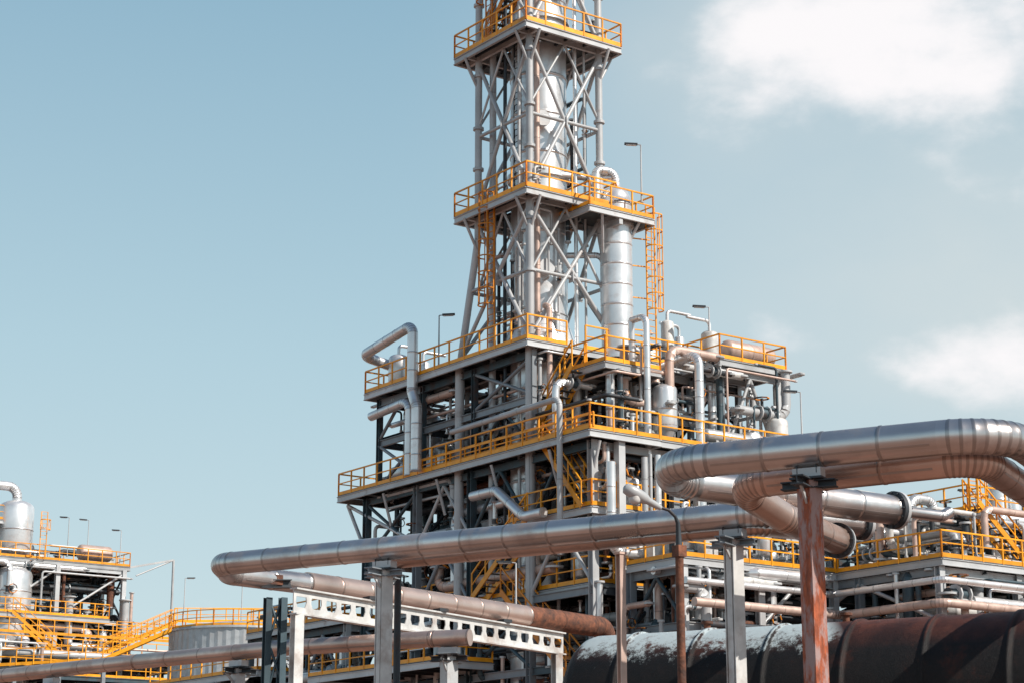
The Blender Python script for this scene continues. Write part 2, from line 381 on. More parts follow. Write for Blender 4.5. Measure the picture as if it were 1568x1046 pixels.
for p,q in prs:
    xface(L(*p,z2+.2),L(*q,z2+.2),L(*p,z1-.5),L(*q,z1-.5))
    xface(L(*p,z1+.2),L(*q,z1+.2),L(*p,z1+7.5),L(*q,z1+7.5))
    fp,fq=foot[p],foot[q]; xface(L(*fp,z3+.3),L(*fq,z3+.3),L(*p,z2-.5),L(*q,z2-.5))
    for z in (z1,z2):
        mid=(L(*p,z-.35)+L(*q,z-.35))/2; zz=z-3.7
        S.tube(mid,L(*p,zz),.06,'steel',8); S.tube(mid,L(*q,zz),.06,'steel',8)
S.obj('lattice_frame',TW)
S=Part(); RL=Part()
for z,(a0,a1,b0,b1) in ((z1,(-.7,5.0,-.7,4.8)),(z2,(-.7,4.9,-.7,4.4))):
    t=.05
    for q in ((a0,.85,b0,b1),(3.15,a1,b0,b1),(.85,3.15,b0,.85),(.85,3.15,3.15,b1)):
        S.box(L((q[0]+q[1])/2,q[2],z+.0),L((q[0]+q[1])/2,q[3],z+.0),q[1]-q[0],t,'grating')
    for p,q in (((a0,b0),(a0,b1)),((a0,b0),(a1,b0)),((a1,b0),(a1,b1)),((a0,b1),(a1,b1)),((0,b0),(0,b1)),((4,b0),(4,b1)),((a0,0),(a1,0)),((a0,4),(a1,4))):
        S.ibeam(L(*p,z-.2),L(*q,z-.2),.14,.3,'steel')
    for i in range(5): S.box(L(a0,b0+i*1.1+.5,z-.12),L(a1,b0+i*1.1+.5,z-.12),.08,.12,'dark')  # dark strips under the floor stand in for underside shade
    for (a,b) in leg:
        for da,db in ((-.8 if a==0 else .9,0),(0,-.8 if b==0 else .8)):
            S.tube(L(a,b,z-1.8),L(a+da,b+db,z-.3),.07,'steel',8)
    for p,q in (((a0,b0),(a0,b1)),((a0,b0),(a1,b0)),((a1,b0),(a1,b1)),((a0,b1),(a1,b1))): RL.rail(L(*p,z),L(*q,z),h=1.15)
S.obj('platform_floors',TW); RL.obj('guard_rails',TW)
P=Part()
for a,b,r,m in ((.45,.75,.13,'beige'),(.4,2.9,.09,'alu_far'),(3.4,.4,.16,'steel'),(1.2,.3,.08,'steel'),(.35,3.4,.06,'steel'),(3.8,2.4,.14,'alu_far'),(2.2,.25,.07,'dark'),(3.4,3.5,.12,'dark'),(3.7,1.3,.08,'dark')):
    P.pipe([L(a,b,12),L(a,b,48)],r,m,seam=3,n=12)
P.pipe([L(1.2,3,28),L(.2,4.3,28),L(.2,4.3,25)],.14,'alu_far'); P.pipe([L(.8,2,31.6),L(.2,3.9,31.6),L(-.4,4.6,31.6)],.16,'alu_far')
P.pipe([L(0,.8,25),L(-.35,.8,25),L(-.35,.8,18)],.13,'beige')
clutter(P,L,.3,3.8,.3,.6,z3+.5,z2-.5,8,201,rmax=.1); clutter(P,L,.2,.6,.5,3.8,z3+.5,z2-.5,6,202,rmax=.1); clutter(P,L,.3,3.8,3.4,3.8,z2+.5,z1-.5,9,203,rmax=.1); clutter(P,L,-.3,4.5,-.3,.6,z2+.2,z2+1.2,5,204,rmax=.09);clutter(P,L,-.3,4.5,3.4,4.3,z1+.2,z1+1.6,8,205,rmax=.12)
P.obj('riser_pipes',TW)
P=Part()
P.ladder(L(2.6,-.25,z3),7.6,VA,-VB,'orange'); P.ladder(L(2.9,-.2,z1),9,VA,-VB,'orange'); P.ladder(L(1.6,.5,z2),8.0,VA,-VB,'dark',cage=False)
P.stair(L(3.9,.3,z1+.1),L(1.2,.3,z1+3),.7,'orange'); P.stair(L(1.2,.3,z1+3),L(3.6,.3,z1+6),.7,'orange')
P.obj('access_ladders',TW)
# ================================================================ second column
AC=empty('absorber_column')
P=Part(); c=L(-.4,4.6,0)
pr=[(.84,z3-.2),(.84,z3-.1),(.84,z3+.2),(.72,z3+.22),(.72,z3+.3)]; zz=z3+.4
while zz<29.5: zz+=.95; pr+=bandp(.72,zz,.04,1.02)
pr+=[(.72,30.2),(.68,30.6),(.5,31),(.22,31.15),(.2,31.3)]
P.lathe(c,pr,32,'alu_far'); P.tube(c+Z*29.2,c+Z*29.35,.8,'steel',24)
P.pipe([c+Z*31.2,c+Z*31.9,c+Z*31.9-VB*.9+VA*.3,c+Z*30.2-VB*.9+VA*.3],.2,'alu_far',n=14,seam=.6)
P.obj('shell',AC)
S=Part();RL=Part(); deck(S,RL,L,-1.5,1.0,2.2,5.95,29.6,'FLR')
S.box(L(-1.5,4,29.15),L(1,4,29.15),.2,.3,'steel'); 
for b in (3,5.2): S.tube(L(-1.4,b,29.4),L(-.4,b*.5+2.3,27.9),.07,'steel')
S.obj('platform_floor',AC); RL.obj('guard_rails',AC)
P=Part(); P.ladder(L(-.9,6.2,z3),7.2,VB,-VA,'yellow'); 
for z in (24.5,26,27.5,28.8): P.box(L(-.6,5.2,z),L(-.85,6.2,z),.05,.05,'yellow')
P.obj('caged_ladder',AC)
# ================================================================ main process structure
PS=empty('process_unit_structure')
S=Part();RL=Part()
deck(S,RL,L,-.6,12.7,-.6,2.6,z3,'LB'); RL.rail(L(-.55,-.55,z3),L(-.55,1.6,z3)); RL.rail(L(5.5,2.6,z3),L(12.7,2.6,z3))
deck(S,RL,L,-.6,5.5,2.6,12.2,z3-.02,'FR')
deck(S,RL,L,-3.2,-.65,8.2,12.3,z3-.1,'FLR')
deck(S,RL,L,-3.6,-.7,1.3,4.4,21.9,'FLR'); RL.stair(L(1.3,1.0,18.6),L(-2.2,1.0,21.9),.8)
deck(S,RL,L,-4.9,15,-.6,3.2,z4,'LFB'); deck(S,RL,L,-4.9,-.4,3.2,14,z4-.02,'F')
RL.rail(L(-2.6,-.1,z4),L(11,2.6,z4)) ; RL.rail(L(-4.9,-.4,z4+.12),L(9,-.4,z4+.12),h=.6)
deck(S,RL,L,-4.6,1.2,-.3,5,15.4,'LF'); deck(S,RL,L,-3.8,14,.3,5,12.4,'LF'); deck(S,RL,L,2,13,.5,5,16,'')
RL.stair(L(3.5,-.2,12.4),L(-.6,-.2,15.4),.8); RL.stair(L(-4.2,-.1,15.4),L(-1.2,.2,18.4),.8); RL.stair(L(-3.5,-.4,8.6),L(1,-.4,12.4),.9,'orange')
deck(S,RL,L,14.3,24,-.5,6,12.6,'FL'); deck(S,RL,L,20,32,-2,5,10.4,'FL'); deck(S,RL,L,3,14,-2.6,.2,9.6,'FL')
S.obj('decks',PS); RL.obj('guard_rails',PS)
S=Part()
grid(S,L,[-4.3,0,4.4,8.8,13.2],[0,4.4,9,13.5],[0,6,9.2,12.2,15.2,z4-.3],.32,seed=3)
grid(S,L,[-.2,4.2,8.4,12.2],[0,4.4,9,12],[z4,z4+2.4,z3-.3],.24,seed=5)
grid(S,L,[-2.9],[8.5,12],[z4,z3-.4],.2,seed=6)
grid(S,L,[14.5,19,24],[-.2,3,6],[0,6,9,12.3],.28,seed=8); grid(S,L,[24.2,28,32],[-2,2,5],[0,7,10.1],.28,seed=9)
for a in (-2,2.2,6.5,11): S.tube(L(a,-.5,z4-.4),L(a,0,z4-2),.07,'steel')
for b in (1.2,5.5): S.box(L(-4.6,b,z4-.3),L(-4.6,b,0),.34,.34,'steel',tint=1.1)
for b in(0,4,8,12): S.tube(L(-4.8,b,z4-.4),L(-4.3,b,z4-1.8),.07,'steel')
for k in (13.2,8.8): S.tube(L(15,0,z4-.4),L(k,0,z4-3),.09,'steel')
S.obj('steel_frame',PS)
P=Part()
DK=['dark','dark','teal','dark','frame','rust']  # dark mix for inner pipe runs; interior shade put into their colour
clutter(P,L,-4,13,.1,5,z4+.2,z3-.5,85,11); clutter(P,L,-4,0,3,13,z4+.2,z3-.3,45,12)
clutter(P,L,-4.4,13,0.1,6,12.6,z4-.4,70,13,rmax=.26); clutter(P,L,-4,13,1,8,12.6,z4-.4,150,113,rmax=.3,front=DK)
clutter(P,L,-4.5,13,-.2,8,7.5,12.3,90,14,rmax=.3); clutter(P,L,-4,13,.6,8,7.5,12.3,150,114,rmax=.3,front=DK)
clutter(P,L,14,31,-1.5,5,6,10.2,90,18,rmax=.28); clutter(P,L,14,31,-1,5,6,10.2,110,118,rmax=.3,front=DK); clutter(P,L,14.5,24,-.3,5,9.5,12.2,40,119,rmax=.25); clutter(P,L,14.5,23.5,0,5,12.6,13.8,16,120,rmax=.15)
clutter(P,L,-.4,5,6,12,z3,z3+1.2,18,15,rmax=.14); clutter(P,L,0,12.5,2,9,z4,z3-.5,90,16,front=DK)
P.pipe([L(12.4,.8,24.7),L(12.4,-.9,25.0),L(8,-.9,25.6),L(8,-.9,22.4),L(7.6,-.9,21.6),L(7.6,-.9,18.6)],.25,'alu_far',n=16,seam=.8,bend=.45)
P.pipe([L(12.2,-.5,22),L(8.8,-.5,22.2),L(8.8,-.5,18.6)],.22,'alu_far',n=14)
P.pipe([L(-1,5.6,22.4),L(-4.7,5.6,22.6),L(-4.7,5.6,15)],.2,'alu_far',n=14,seam=.7)
P.pipe([L(-3.2,3.1,24.0),L(-4.2,3.1,24.0),L(-4.2,3.1,15)],.15,'alu_far',n=14); P.pipe([L(-3.2,3.1,24.0),L(-3.2,3.1,22)],.15,'alu_far',n=14)
P.pipe([L(5,-.7,20.0),L(-3,-.7,20.1),L(-3,-.7,13.5)],.13,'steel',n=14,seam=3)
P.pipe([L(3.2,-.8,16.8),L(1.4,-.8,16.8),L(-.6,-.8,15.4),L(-2,-.8,15.4)],.22,'alu_far',n=14)
P.pipe([L(-5,.4,17.2),L(-5,.4,13.5),L(-5,3,13.5)],.2,'alu_far',n=14)
P.pipe([L(-5,2.2,17.6),L(-5,2.2,9)],.13,'steel',n=14)
for b in (2.6,3.0,6.3,6.8,7.3,8.1): P.pipe([L(-4.9,b,17.8),L(-4.9,b,R.uniform(6,14)),L(-4,b,5)],R.uniform(.06,.15),R.choice(['alu_far','steel']),n=10)
P.obj('process_piping',PS)
P=Part()
equip(P,L,-4,-1,3.5,13,z4,9,21); equip(P,L,6,12,.5,2.2,z3,3,22); equip(P,L,0,4.5,6,11.5,z3,6,23); equip(P,L,-3,12,1,4.4,z4,12,24); equip(P,L,-3,12,1,4.4,12.4,12,25)
equip(P,L,-2.5,-1,8.6,11.8,z3-.1,3,26); equip(P,L,15,31,-1,4,8,12,27)
for a,b,z,r,h in ((-3.4,4.75,z4+.9,.55,1.7),(10.2,1.6,z4+.6,.55,2.6),(-3.2,2.9,13,.7,3.8),(6.3,1.3,13,.6,2),(2.5,2,z4+.5,.9,2.6)):
    P.vessel(L(a,b,z),r,h,'alu_far',22,seam=.8)
    P.lathe(L(a,b,z),[(r*1.02,.1),(r*.5,-.5),(r*.3,-.9)],20,'alu_far')
P.obj('process_equipment',PS)
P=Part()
for a,b,z,w,d,h in ((8,3.5,8.5,3,2.2,2.6),(3,5.5,8.5,5,2.5,3),(10,6,12.5,3.5,3,2.6),(2,7,15,3,3,2.8),(-1,7,8.5,5,4,3.4),(6,7,z4,3,3,2.4),(6,5.5,12.6,4,2.5,2.9),(12,4,5,4,5,3),(5,4,4,6,5,4),(-2,5,12.6,3,3,2.5),(18,4,5,3,5,4),(26,3,4,4,6,4.4)):  # opaque dark boxes added to make the interior read as deep shade
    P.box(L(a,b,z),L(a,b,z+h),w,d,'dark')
P.obj('interior_dark_blocks',PS)
# ================================================================ right hand process unit
PR=empty('process_unit_structure')
S=Part();RL=Part(); zr=13.0
deck(S,RL,L,-8.4,-4.95,1.2,9.7,zr,'FL'); deck(S,RL,L,-14.2,-4.95,9.75,34,zr,'FL')
deck(S,RL,L,-12,-5.5,14,20,15.6,'FL'); deck(S,RL,L,-9,-5,22,30,17.2,'FLR')
RL.ladder(L(-13,13.2,zr),4,VB,-VA); RL.stair(L(-13.2,16,zr),L(-13.2,12.8,15.6),.8)
S.obj('decks',PR);RL.obj('guard_rails',PR)
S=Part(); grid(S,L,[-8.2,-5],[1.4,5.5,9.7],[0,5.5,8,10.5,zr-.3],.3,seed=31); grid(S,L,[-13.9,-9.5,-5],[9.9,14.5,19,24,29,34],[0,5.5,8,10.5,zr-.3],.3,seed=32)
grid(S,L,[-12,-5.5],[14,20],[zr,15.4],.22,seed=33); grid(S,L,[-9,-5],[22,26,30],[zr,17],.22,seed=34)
S.obj('steel_frame',PR)
P=Part()
clutter(P,L,-8.6,-5,1,9.6,6.5,12.6,60,41,rmax=.26); clutter(P,L,-14.4,-5,9.7,33,6.5,12.6,120,42,rmax=.28); clutter(P,L,-13.4,-5,9.9,33,6.5,12.6,200,142,rmax=.3,front=DK); clutter(P,L,-8,-5,1.6,9.6,6.5,12.6,70,141,rmax=.26,front=DK)
clutter(P,L,-13.8,-5.5,10,32,zr+.2,zr+2.3,100,43,rmax=.2); clutter(P,L,-8,-5.2,2,9,zr+.2,zr+1.6,30,44,rmax=.15)
for k,b in enumerate((13,14,17,20.5,24)): P.pipe([L(-14.5,b-3,11.2+.1*k),L(-14.5,b+1.4,11.2+.1*k),L(-14.5,b+1.4,7)],.2+.03*(k%3),'alu_far',n=14)
for k in range(4): P.pipe([L(-8.8-.5*k,1,12-.9*k),L(-8.8-.5*k,9,12-.9*k),L(-14.8,9,12-.9*k),L(-14.8-.01*k,33,12-.9*k)],.14+.04*(k%2),['alu_far','beige','dark','rust'][k],n=12)
P.obj('process_piping',PR)
P=Part(); equip(P,L,-13.5,-6,10.5,32,zr,34,51); equip(P,L,-7.8,-5.5,2,9,zr,8,52); equip(P,L,-8.6,-5.4,22.5,29.5,17.2,5,53)
for a,b,h in ((-9,19.5,4.8),(-8.6,20.9,4.2),(-11,26,3.4)): P.vessel(L(a,b,zr+.4),.42,h,'alu_far',18)
P.pipe([L(-11,11.5,zr+1),L(-11,11.5,zr+3),L(-11,13,zr+3),L(-11,13,zr+.5)],.22,'alu_far'); P.pipe([L(-12,15.5,zr+.6),L(-12,15.5,zr+2.4),L(-12,18,zr+2.4),L(-12,18,zr)],.28,'alu_far')
P.pipe([L(-9,9.9,zr+2.9),L(-9,13,zr+2.9),L(-9,13,zr)],.22,'alu_far'); P.ibeam(L(-8,8,zr+3.6),L(-8,12.5,zr+3.6),.3,.3,'white'); 
for b in (8.2,12.3): P.ibeam(L(-8,b,zr),L(-8,b,zr+3.45),.2,.2,'steel')
P.box(L(-7,16,7.5),L(-7,16,10.5),12,3,'dark');P.box(L(-7,28,7.5),L(-7,28,10.5),9,3,'dark');P.box(L(-5.5,6,7),L(-5.5,6,10),5,1.5,'dark')  # dark filler boxes added behind the piping as interior shade
P.obj('process_equipment',PR)
# ================================================================ distant left unit
E=Frame((-29.9,155,0)); PL=empty('process_unit_structure')
S=Part();RL=Part(); ze=23.3
deck(S,RL,E,0,8,-26,0,ze,'FR'); deck(S,RL,E,-1,7,-26,-2,19,'FR'); deck(S,RL,E,-3,9,-28,6,16,'F'); deck(S,RL,E,1,5,-14,-9,26.2,'FR',sp=1); deck(S,RL,E,-5,-2,-28,16,14.2,'F',edge='teal')
RL.ladder(E(-.2,-7.4,ze),3.6,VB,-VA); RL.stair(E(-2,-3,16.2),E(-2,3,19),1); RL.rail(E(-2,3,19),E(-2,12,19.6)); RL.rail(E(-2.4,-2,17.6),E(-2.4,8,17.6)); RL.stair(E(-1,-10,19),E(-1,-6,16),1); RL.rail(E(-3,-12,17.3),E(-3,8,17.3)); 
S.obj('decks',PL);RL.obj('guard_rails',PL)
S=Part(); grid(S,E,[0,4,8],[-26,-21,-16,-11,-6,-.5],[0,8,12,16,19,ze-.3],.34,seed=61); grid(S,E,[-2,4],[-26,-18,-10,-3,5],[0,8,12,15.8],.34,seed=62)
S.box(E(1,0,ze),E(1,4.2,ze+1),.15,.15,'steel'); S.tube(E(1,4.2,ze+1),E(1,4.2,15),.1,'steel'); S.tube(E(1,4.2,ze+1),E(1,1,ze-.5),.06,'steel')
S.obj('steel_frame',PL)
P=Part(); clutter(P,E,-.5,7,-25,0,16.2,ze-.5,100,71,rmin=.08,rmax=.35); clutter(P,E,.5,7,-25,0,16.2,ze-.5,110,171,rmin=.08,rmax=.35,front=DK); clutter(P,E,-2.5,6,-26,4,8,15.8,80,72,rmin=.08,rmax=.35); clutter(P,E,-2,6,-26,18,8,14,160,172,rmin=.08,rmax=.35,front=DK); clutter(P,E,-4.5,4,-20,18,14.3,16.5,60,173,rmin=.08,rmax=.3); clutter(P,E,0,6,-20,-1,ze+.2,ze+1.5,26,73,rmax=.2)
equip(P,E,.5,6,-20,-1,ze,9,74); equip(P,E,0,6,-24,-1,19,12,75); equip(P,E,-1.5,2,-24,-1,16,14,76)
P.vessel(E(1.5,-9.0,ze+.6),1.35,3.3,'alu_far',26); P.pipe([E(1.5,-9.0,ze+4.3),E(1.5,-9.0,ze+5.6),E(1.5,-13.5,ze+5.6),E(1.5,-13.5,ze+1)],.36,'alu_far',n=16,bend=.8)
P.vessel(E(.9,-3.8,ze+.95),.6,2.3,'beige',18,VB); P.vessel(E(1,-9.3,17),1.6,5,'alu_far',26)
P.vessel(E(1.5,-15,16.5),1.2,5.5,'alu_far',26)
P.box(E(2,-9,8.5),E(2,-9,11.8),16,3,'dark'); P.box(E(3,-5,16.2),E(3,-5,18.6),4,3,'dark')  # dark filler boxes added inside the unit in place of shade
P.obj('process_equipment',PL)
# storage tank
ST_=empty('storage_tank'); P=Part(); c=W(372,972,138); c.z=0; zt=16.3; n=110; r=5.0
vs=[];
for j in range(n):
    a=2*math.pi*j/n; q=r+(.05 if j%2 else 0); vs+= [c+Vector((math.cos(a)*q,math.sin(a)*q,0)),c+Vector((math.cos(a)*q,math.sin(a)*q,zt))]
P.add(vs,[(2*j,2*((j+1)%n),2*((j+1)%n)+1,2*j+1) for j in range(n)],'clad',1)
P.lathe(c+Z*zt,[(r+.15,-.1),(r+.15,.05),(r*.5,.6),(.1,.8)],48,'clad')
for zz in (12.5,14.4): P.lathe(c+Z*zz,[(r+.06,-.08),(r+.12,-.07),(r+.12,.07),(r+.06,.08)],48,'frame')
P.obj('shell',ST_)
P=Part(); pts=[c+Z*zt+Vector((math.cos(a),math.sin(a),0))*(r+.1) for a in [2*math.pi*j/24 for j in range(25)]]
for a,b in zip(pts,pts[1:]): P.rail(a,b,sp=1.3)
P.stair(c+Vector((-9,-3,14.2)),c+Vector((-4.6,-2.2,zt)),.9); P.rail(c+Vector((-16,-3,13.8)),c+Vector((-9,-3,14.2))); P.box(c+Vector((-16,-2.6,13.7)),c+Vector((-9,-2.6,14.1)),1,.1,'grating')
for x in (-15,-12,-9): P.box(c+Vector((x,-2.6,0)),c+Vector((x,-2.6,13.8)),.25,.25,'frame')
P.obj('guard_rails_and_stair',ST_)
BW=empty('corrugated_warehouse'); P=Part(); b0=W(60,1010,120); 
w0=Vector((b0.x-2,b0.y,0)); nrib=90; ln=19; vs=[]; 
for j in range(nrib+1):
    x=ln*j/nrib; y=.08 if j%2 else 0; vs+=[w0+Vector((x,y,0)),w0+Vector((x,y,10.6))]
P.add(vs,[(2*j,2*j+2,2*j+3,2*j+1) for j in range(nrib)],'clad',1.1); P.obj('front_wall',BW)
P=Part(); P.box(w0+Vector((ln/2,.2,5.2)),w0+Vector((ln/2,12,5.2)),ln-.2,10.3,'clad'); P.box(w0+Vector((-.3,6,10.75)),w0+Vector((ln+.3,6,10.75)),13,.25,'steel')
for x in (5,12): P.box(w0+Vector((x,-.05,7.6)),w0+Vector((x+2.2,-.05,7.6)),.1,1.2,'dark')
P.obj('body_and_roof',BW)
# ================================================================ floodlight poles
lamp(W(982,276,86),1.7,(-1,0,0)); lamp(W(1087,532,88),1.9,(-1,0,0)); lamp(W(1228,664,86),1.9,(-1,0,0)); lamp(W(672,530,91),1.5,(1,0,0))
lamp(W(104,830,156),2,(-1,0,0));lamp(W(134,838,156),2.2,(-1,-.3,0));lamp(W(184,850,156),2,(-1,0,0)); lamp(W(282,925,150),2,(1,.4,0)); lamp(W(370,930,150),2.1,(-1,.4,0)); lamp(W(1497,808,84),1.6,(-1,0,0)); lamp(W(790,925,76),1.6,(-1,0,0))
# ================================================================ foreground pipelines
zp=7.5
def pipeline(pts,r,mat='alu',**k):
    P=Part(); P.pipe(pts,r,mat,n=48,elb=8,tv=.09,**k)
    for a,b in list(P.runs):
        d=(b-a); 
        if d.length<1.2 or abs(d.normalized().z)>.5: continue
        d.normalize(); s=d.cross(Z).normalized()
        if s.y>0: s=-s
        o=(s*.86-Z*.5)*r*1.0
        P.box(a+d*.1+o,b-d*.1+o,.035,.012,'alu',up=(s*.86-Z*.5),tint=.7)
    return P
def flange(P,p,d,r):
    P.tube(p-d*.03,p+d*.05,r*1.28,'dark',32); P.tube(p+d*.055,p+d*.12,r*1.28,'steel',32)
    nn=d.cross(Z).normalized(); bb=nn.cross(d)
    for j in range(12): a=2*math.pi*j/12; q=p+(nn*math.cos(a)+bb*math.sin(a))*r*1.15; P.tube(q-d*.06,q+d*.16,.018,'dark',6)
def saddle(P,p,d,r,w=.5):
    d=Vector((d.x,d.y,0)).normalized(); s=d.cross(Z)
    P.box(p-d*.22-Z*(r+.09),p+d*.22-Z*(r+.09),.22,.14,'steel'); P.box(p-d*.25-Z*(r+.175),p+d*.25-Z*(r+.175),.34,.03,'dark')
    for k in(-1,1): P.box(p+d*.15*k+s*.10-Z*(r+.1),p+d*.15*k+s*.10-Z*(r-.02),.02,.03,'dark')
A=[PZ(1800,850,zp),PZ(1540,660,zp),PZ(1026,709,zp),PZ(1032,737,zp),PZ(1368,780,zp)]
P=pipeline(A,.26,seam=.95,bend=.95)
dA=(A[4]-A[3]).normalized(); flange(P,A[4],dA,.26); P.pipe([A[4],A[4]+dA*1.2,A[4]+dA*1.4+Z*.1],.1,'alu',n=20)
P.obj('insulated_pipeline')
A2=[PZ(1790,900,7.25),PZ(1500,701,7.25),PZ(1122,741,7.25),Vector((4.4,31.7,6.9)),Vector((5.6,34.0,6.9))]
P=pipeline(A2,.24,'alu_warm',seam=.9,bend=.5); dd=(A2[4]-A2[3]).normalized(); flange(P,A2[4],dd,.24); P.obj('insulated_pipeline')
B=[PZ(1318,801,zp),PZ(1150,786,zp),PZ(338,863,zp),PZ(352,878,zp),PZ(470,893,zp)]
P=pipeline(B,.235,seam=1.0,bend=.5); flange(P,B[0],(B[0]-B[1]).normalized(),.235)
e=PZ(905,957,zp); P.pipe([B[-1]-(e-B[-1]).normalized()*.02,B[-1]+(e-B[-1])*.74],.265,'alu_warm',n=36,seam=1)
q=B[-1]+(e-B[-1])*.74; P.pipe([q,e,e+Vector((.4,.5,-.0)),e+Vector((.45,.6,-1.6))],.275,'rust',n=32,seam=1.2,bend=.45,elb=7)
P.obj('insulated_pipeline')
o=Vector((.1,.85,-.02)); q=PZ(583,842,zp)+o; B2=[PZ(1300,799,zp)+o,PZ(1150,786,zp)+o,q]
P=pipeline(B2,.235,'alu_warm',seam=1.0,bend=.45); dd=(B2[2]-B2[1]).normalized(); flange(P,q,dd,.2); P.tube(q-dd*.25,Vector((q.x-dd.x*.25,q.y-dd.y*.25,0)),.07,'dark',12); P.obj('insulated_pipeline')
Cc=[PZ(-60,1040,6.2),PZ(210,1012,6.2),PZ(420,992,6.2),PZ(665,977,6.2),PZ(720,975,6.2)]
pipeline(Cc,.18,'alu_warm',seam=1.2).obj('insulated_pipeline')
def post(p,r,mat,wid,d):
    P=Part(); top=p.z-r-.19
    if mat=='white': P.ibeam(Vector((p.x,p.y,top)),Vector((p.x,p.y,0)),wid,wid,mat,tint=1); P.box(Vector((p.x,p.y,top)),Vector((p.x,p.y,0)),wid*.98,wid*.55,mat,tint=.97)
    else: P.box(Vector((p.x,p.y,top)),Vector((p.x,p.y,0)),wid,wid,mat,tint=1)
    d=Vector((d.x,d.y,0)).normalized(); s=d.cross(Z)
    P.ibeam(Vector((p.x,p.y,top+.0))-s*.4-Z*.07,Vector((p.x,p.y,top))+s*.55-Z*.07,.2,.14,'dark' if mat!='white' else 'frame')
    P.ibeam(Vector((p.x,p.y,top-.07))-d*.42,Vector((p.x,p.y,top-.07))+d*.42,.18,.12,'dark' if mat!='white' else 'frame')
    saddle(P,p,d,r)
    P.box(Vector((p.x,p.y,0.0)),Vector((p.x,p.y,.06)),wid*2,wid*2,'steel')
    for k in(-1,1): P.box(Vector((p.x,p.y,top-.35))+s*wid/2*k,Vector((p.x,p.y,top-.12))+s*.38*k,.03,.06,'steel')
    P.obj('pipe_support_post')
def onseg(a,b,u):
    best=None
    for i in range(401):
        p=a+(b-a)*i/400; c=784+F*p.x/(p.y*CT+(p.z-CH)*ST)
        if best is None or abs(c-u)<best[0]: best=(abs(c-u),p)
    return best[1]
post(onseg(A[1],A[2],1237),.26,'rustpaint',.26,A[1]-A[2])
post(onseg(B[1],B[2],1121),.235,'white',.25,B[1]-B[2]); post(onseg(B[1],B[2],590),.235,'white',.25,B[1]-B[2])
post(onseg(Cc[3],Cc[4],688),.18,'steel',.28,Cc[3]-Cc[4]); post(onseg(Cc[1],Cc[2],366),.18,'steel',.24,Cc[1]-Cc[2]); post(onseg(Cc[0],Cc[1],80),.18,'steel',.24,Cc[0]-Cc[1])
# trestle with castellated girder
TR=empty('pipe_trestle')
P=Part(); g0=PZ(449,919,6.9); g1=PZ(862,985,6.9); d=(g1-g0); Lg=d.length; d.normalize(); s=d.cross(Z); hg=.27
for zz in(-hg,hg): P.box(g0+Z*zz,g1+Z*zz,.2,.035,'white',tint=1)
N=int(Lg/.50); st=Lg/N; th=.012
def plate(poly):
    vs=[g0+d*x+Z*z+s*th for x,z in poly]+[g0+d*x+Z*z-s*th for x,z in poly]; n=len(poly)
    P.add(vs,[tuple(range(n)),tuple(range(2*n-1,n-1,-1))]+[(i,(i+1)%n,(i+1)%n+n,i+n)[::-1] for i in range(n)],'white',1)
h2=hg-.018; hh=.115
plate([(0,-h2),(Lg,-h2),(Lg,-hh),(0,-hh)]); plate([(0,hh),(Lg,hh),(Lg,h2),(0,h2)])
for i in range(N+1):
    x=i*st; a=.13; b=.075; m=lambda t:min(Lg,max(0,t))
    plate([(m(x-a),-hh),(m(x+a),-hh),(m(x+b),.0),(m(x+a*.7),hh),(m(x-a*.7),hh),(m(x-b),.0)])
P.obj('castellated_girder',TR)
P=Part()
for q,w,m in ((g0+d*.15,.22,'white'),(g1-d*.3,.22,'white')):
    P.ibeam(Vector((q.x,q.y,0)),Vector((q.x,q.y,6.9-hg-.02)),w,w,m)
for u in (411,434):
    q=W(u,900,43.6); P.ibeam(Vector((q.x,q.y,0)),Vector((q.x,q.y,7.1)),.15,.15,'teal')
q1=W(398,893,43.3);q2=W(445,893,43.6); P.ibeam(q1,q2,.2,.18,'dark'); q1=W(420,888,43.5); P.box(q1-Z*.1,q1+Z*.12,.3,.25,'rust')
for v0 in (915,985): P.tube(W(412,v0,43.6),W(432,v0+62,43.6),.03,'teal'); P.tube(W(432,v0,43.6),W(412,v0+62,43.6),.03,'teal')
for t in (.25,.5,.75): q=g0+(g1-g0)*t; P.box(q+Z*(hg+.02),q+Z*(hg+.1),.25,.3,'dark')
P.obj('trestle_legs',TR)
# big corroded drum
ztop=5.95; rd=1.45; d0=PZ(925,973,ztop); d1=PZ(1568,935,ztop); ax=(d1-d0).normalized(); d0=d0-Z*rd; Ld=(d1-d0).length+8
DR=empty('corroded_horizontal_tank'); P=Part(); prof=[]
for i in range(8): a=math.pi/2*i/7; prof.append((rd*math.sin(a),-rd*.45*math.cos(a)))
x=.9
while x<Ld: prof+=[(rd,x-.12),(rd,x-.045),(rd+.035,x-.04),(rd+.035,x+.04),(rd,x+.045),(rd,x+.12)]; x+=1.55
for i in range(8): a=math.pi/2*(1-i/7); prof.append((rd*math.sin(a),Ld+rd*.45*math.cos(a)))
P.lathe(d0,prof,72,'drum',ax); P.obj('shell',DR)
P=Part()
for t in (1.5,6,11,15): q=d0+ax*t; P.box(Vector((q.x,q.y,0)),Vector((q.x,q.y,q.z-rd*.6)),.5,2.4,'rust')
for t in (2.3,5.2): q=d0+ax*t+Z*rd; P.tube(q-Z*.1,q+Z*.14,.07,'rust',14); P.tube(q+Z*.12,q+Z*.17,.12,'rust',14)
P.obj('saddles_and_nozzles',DR)
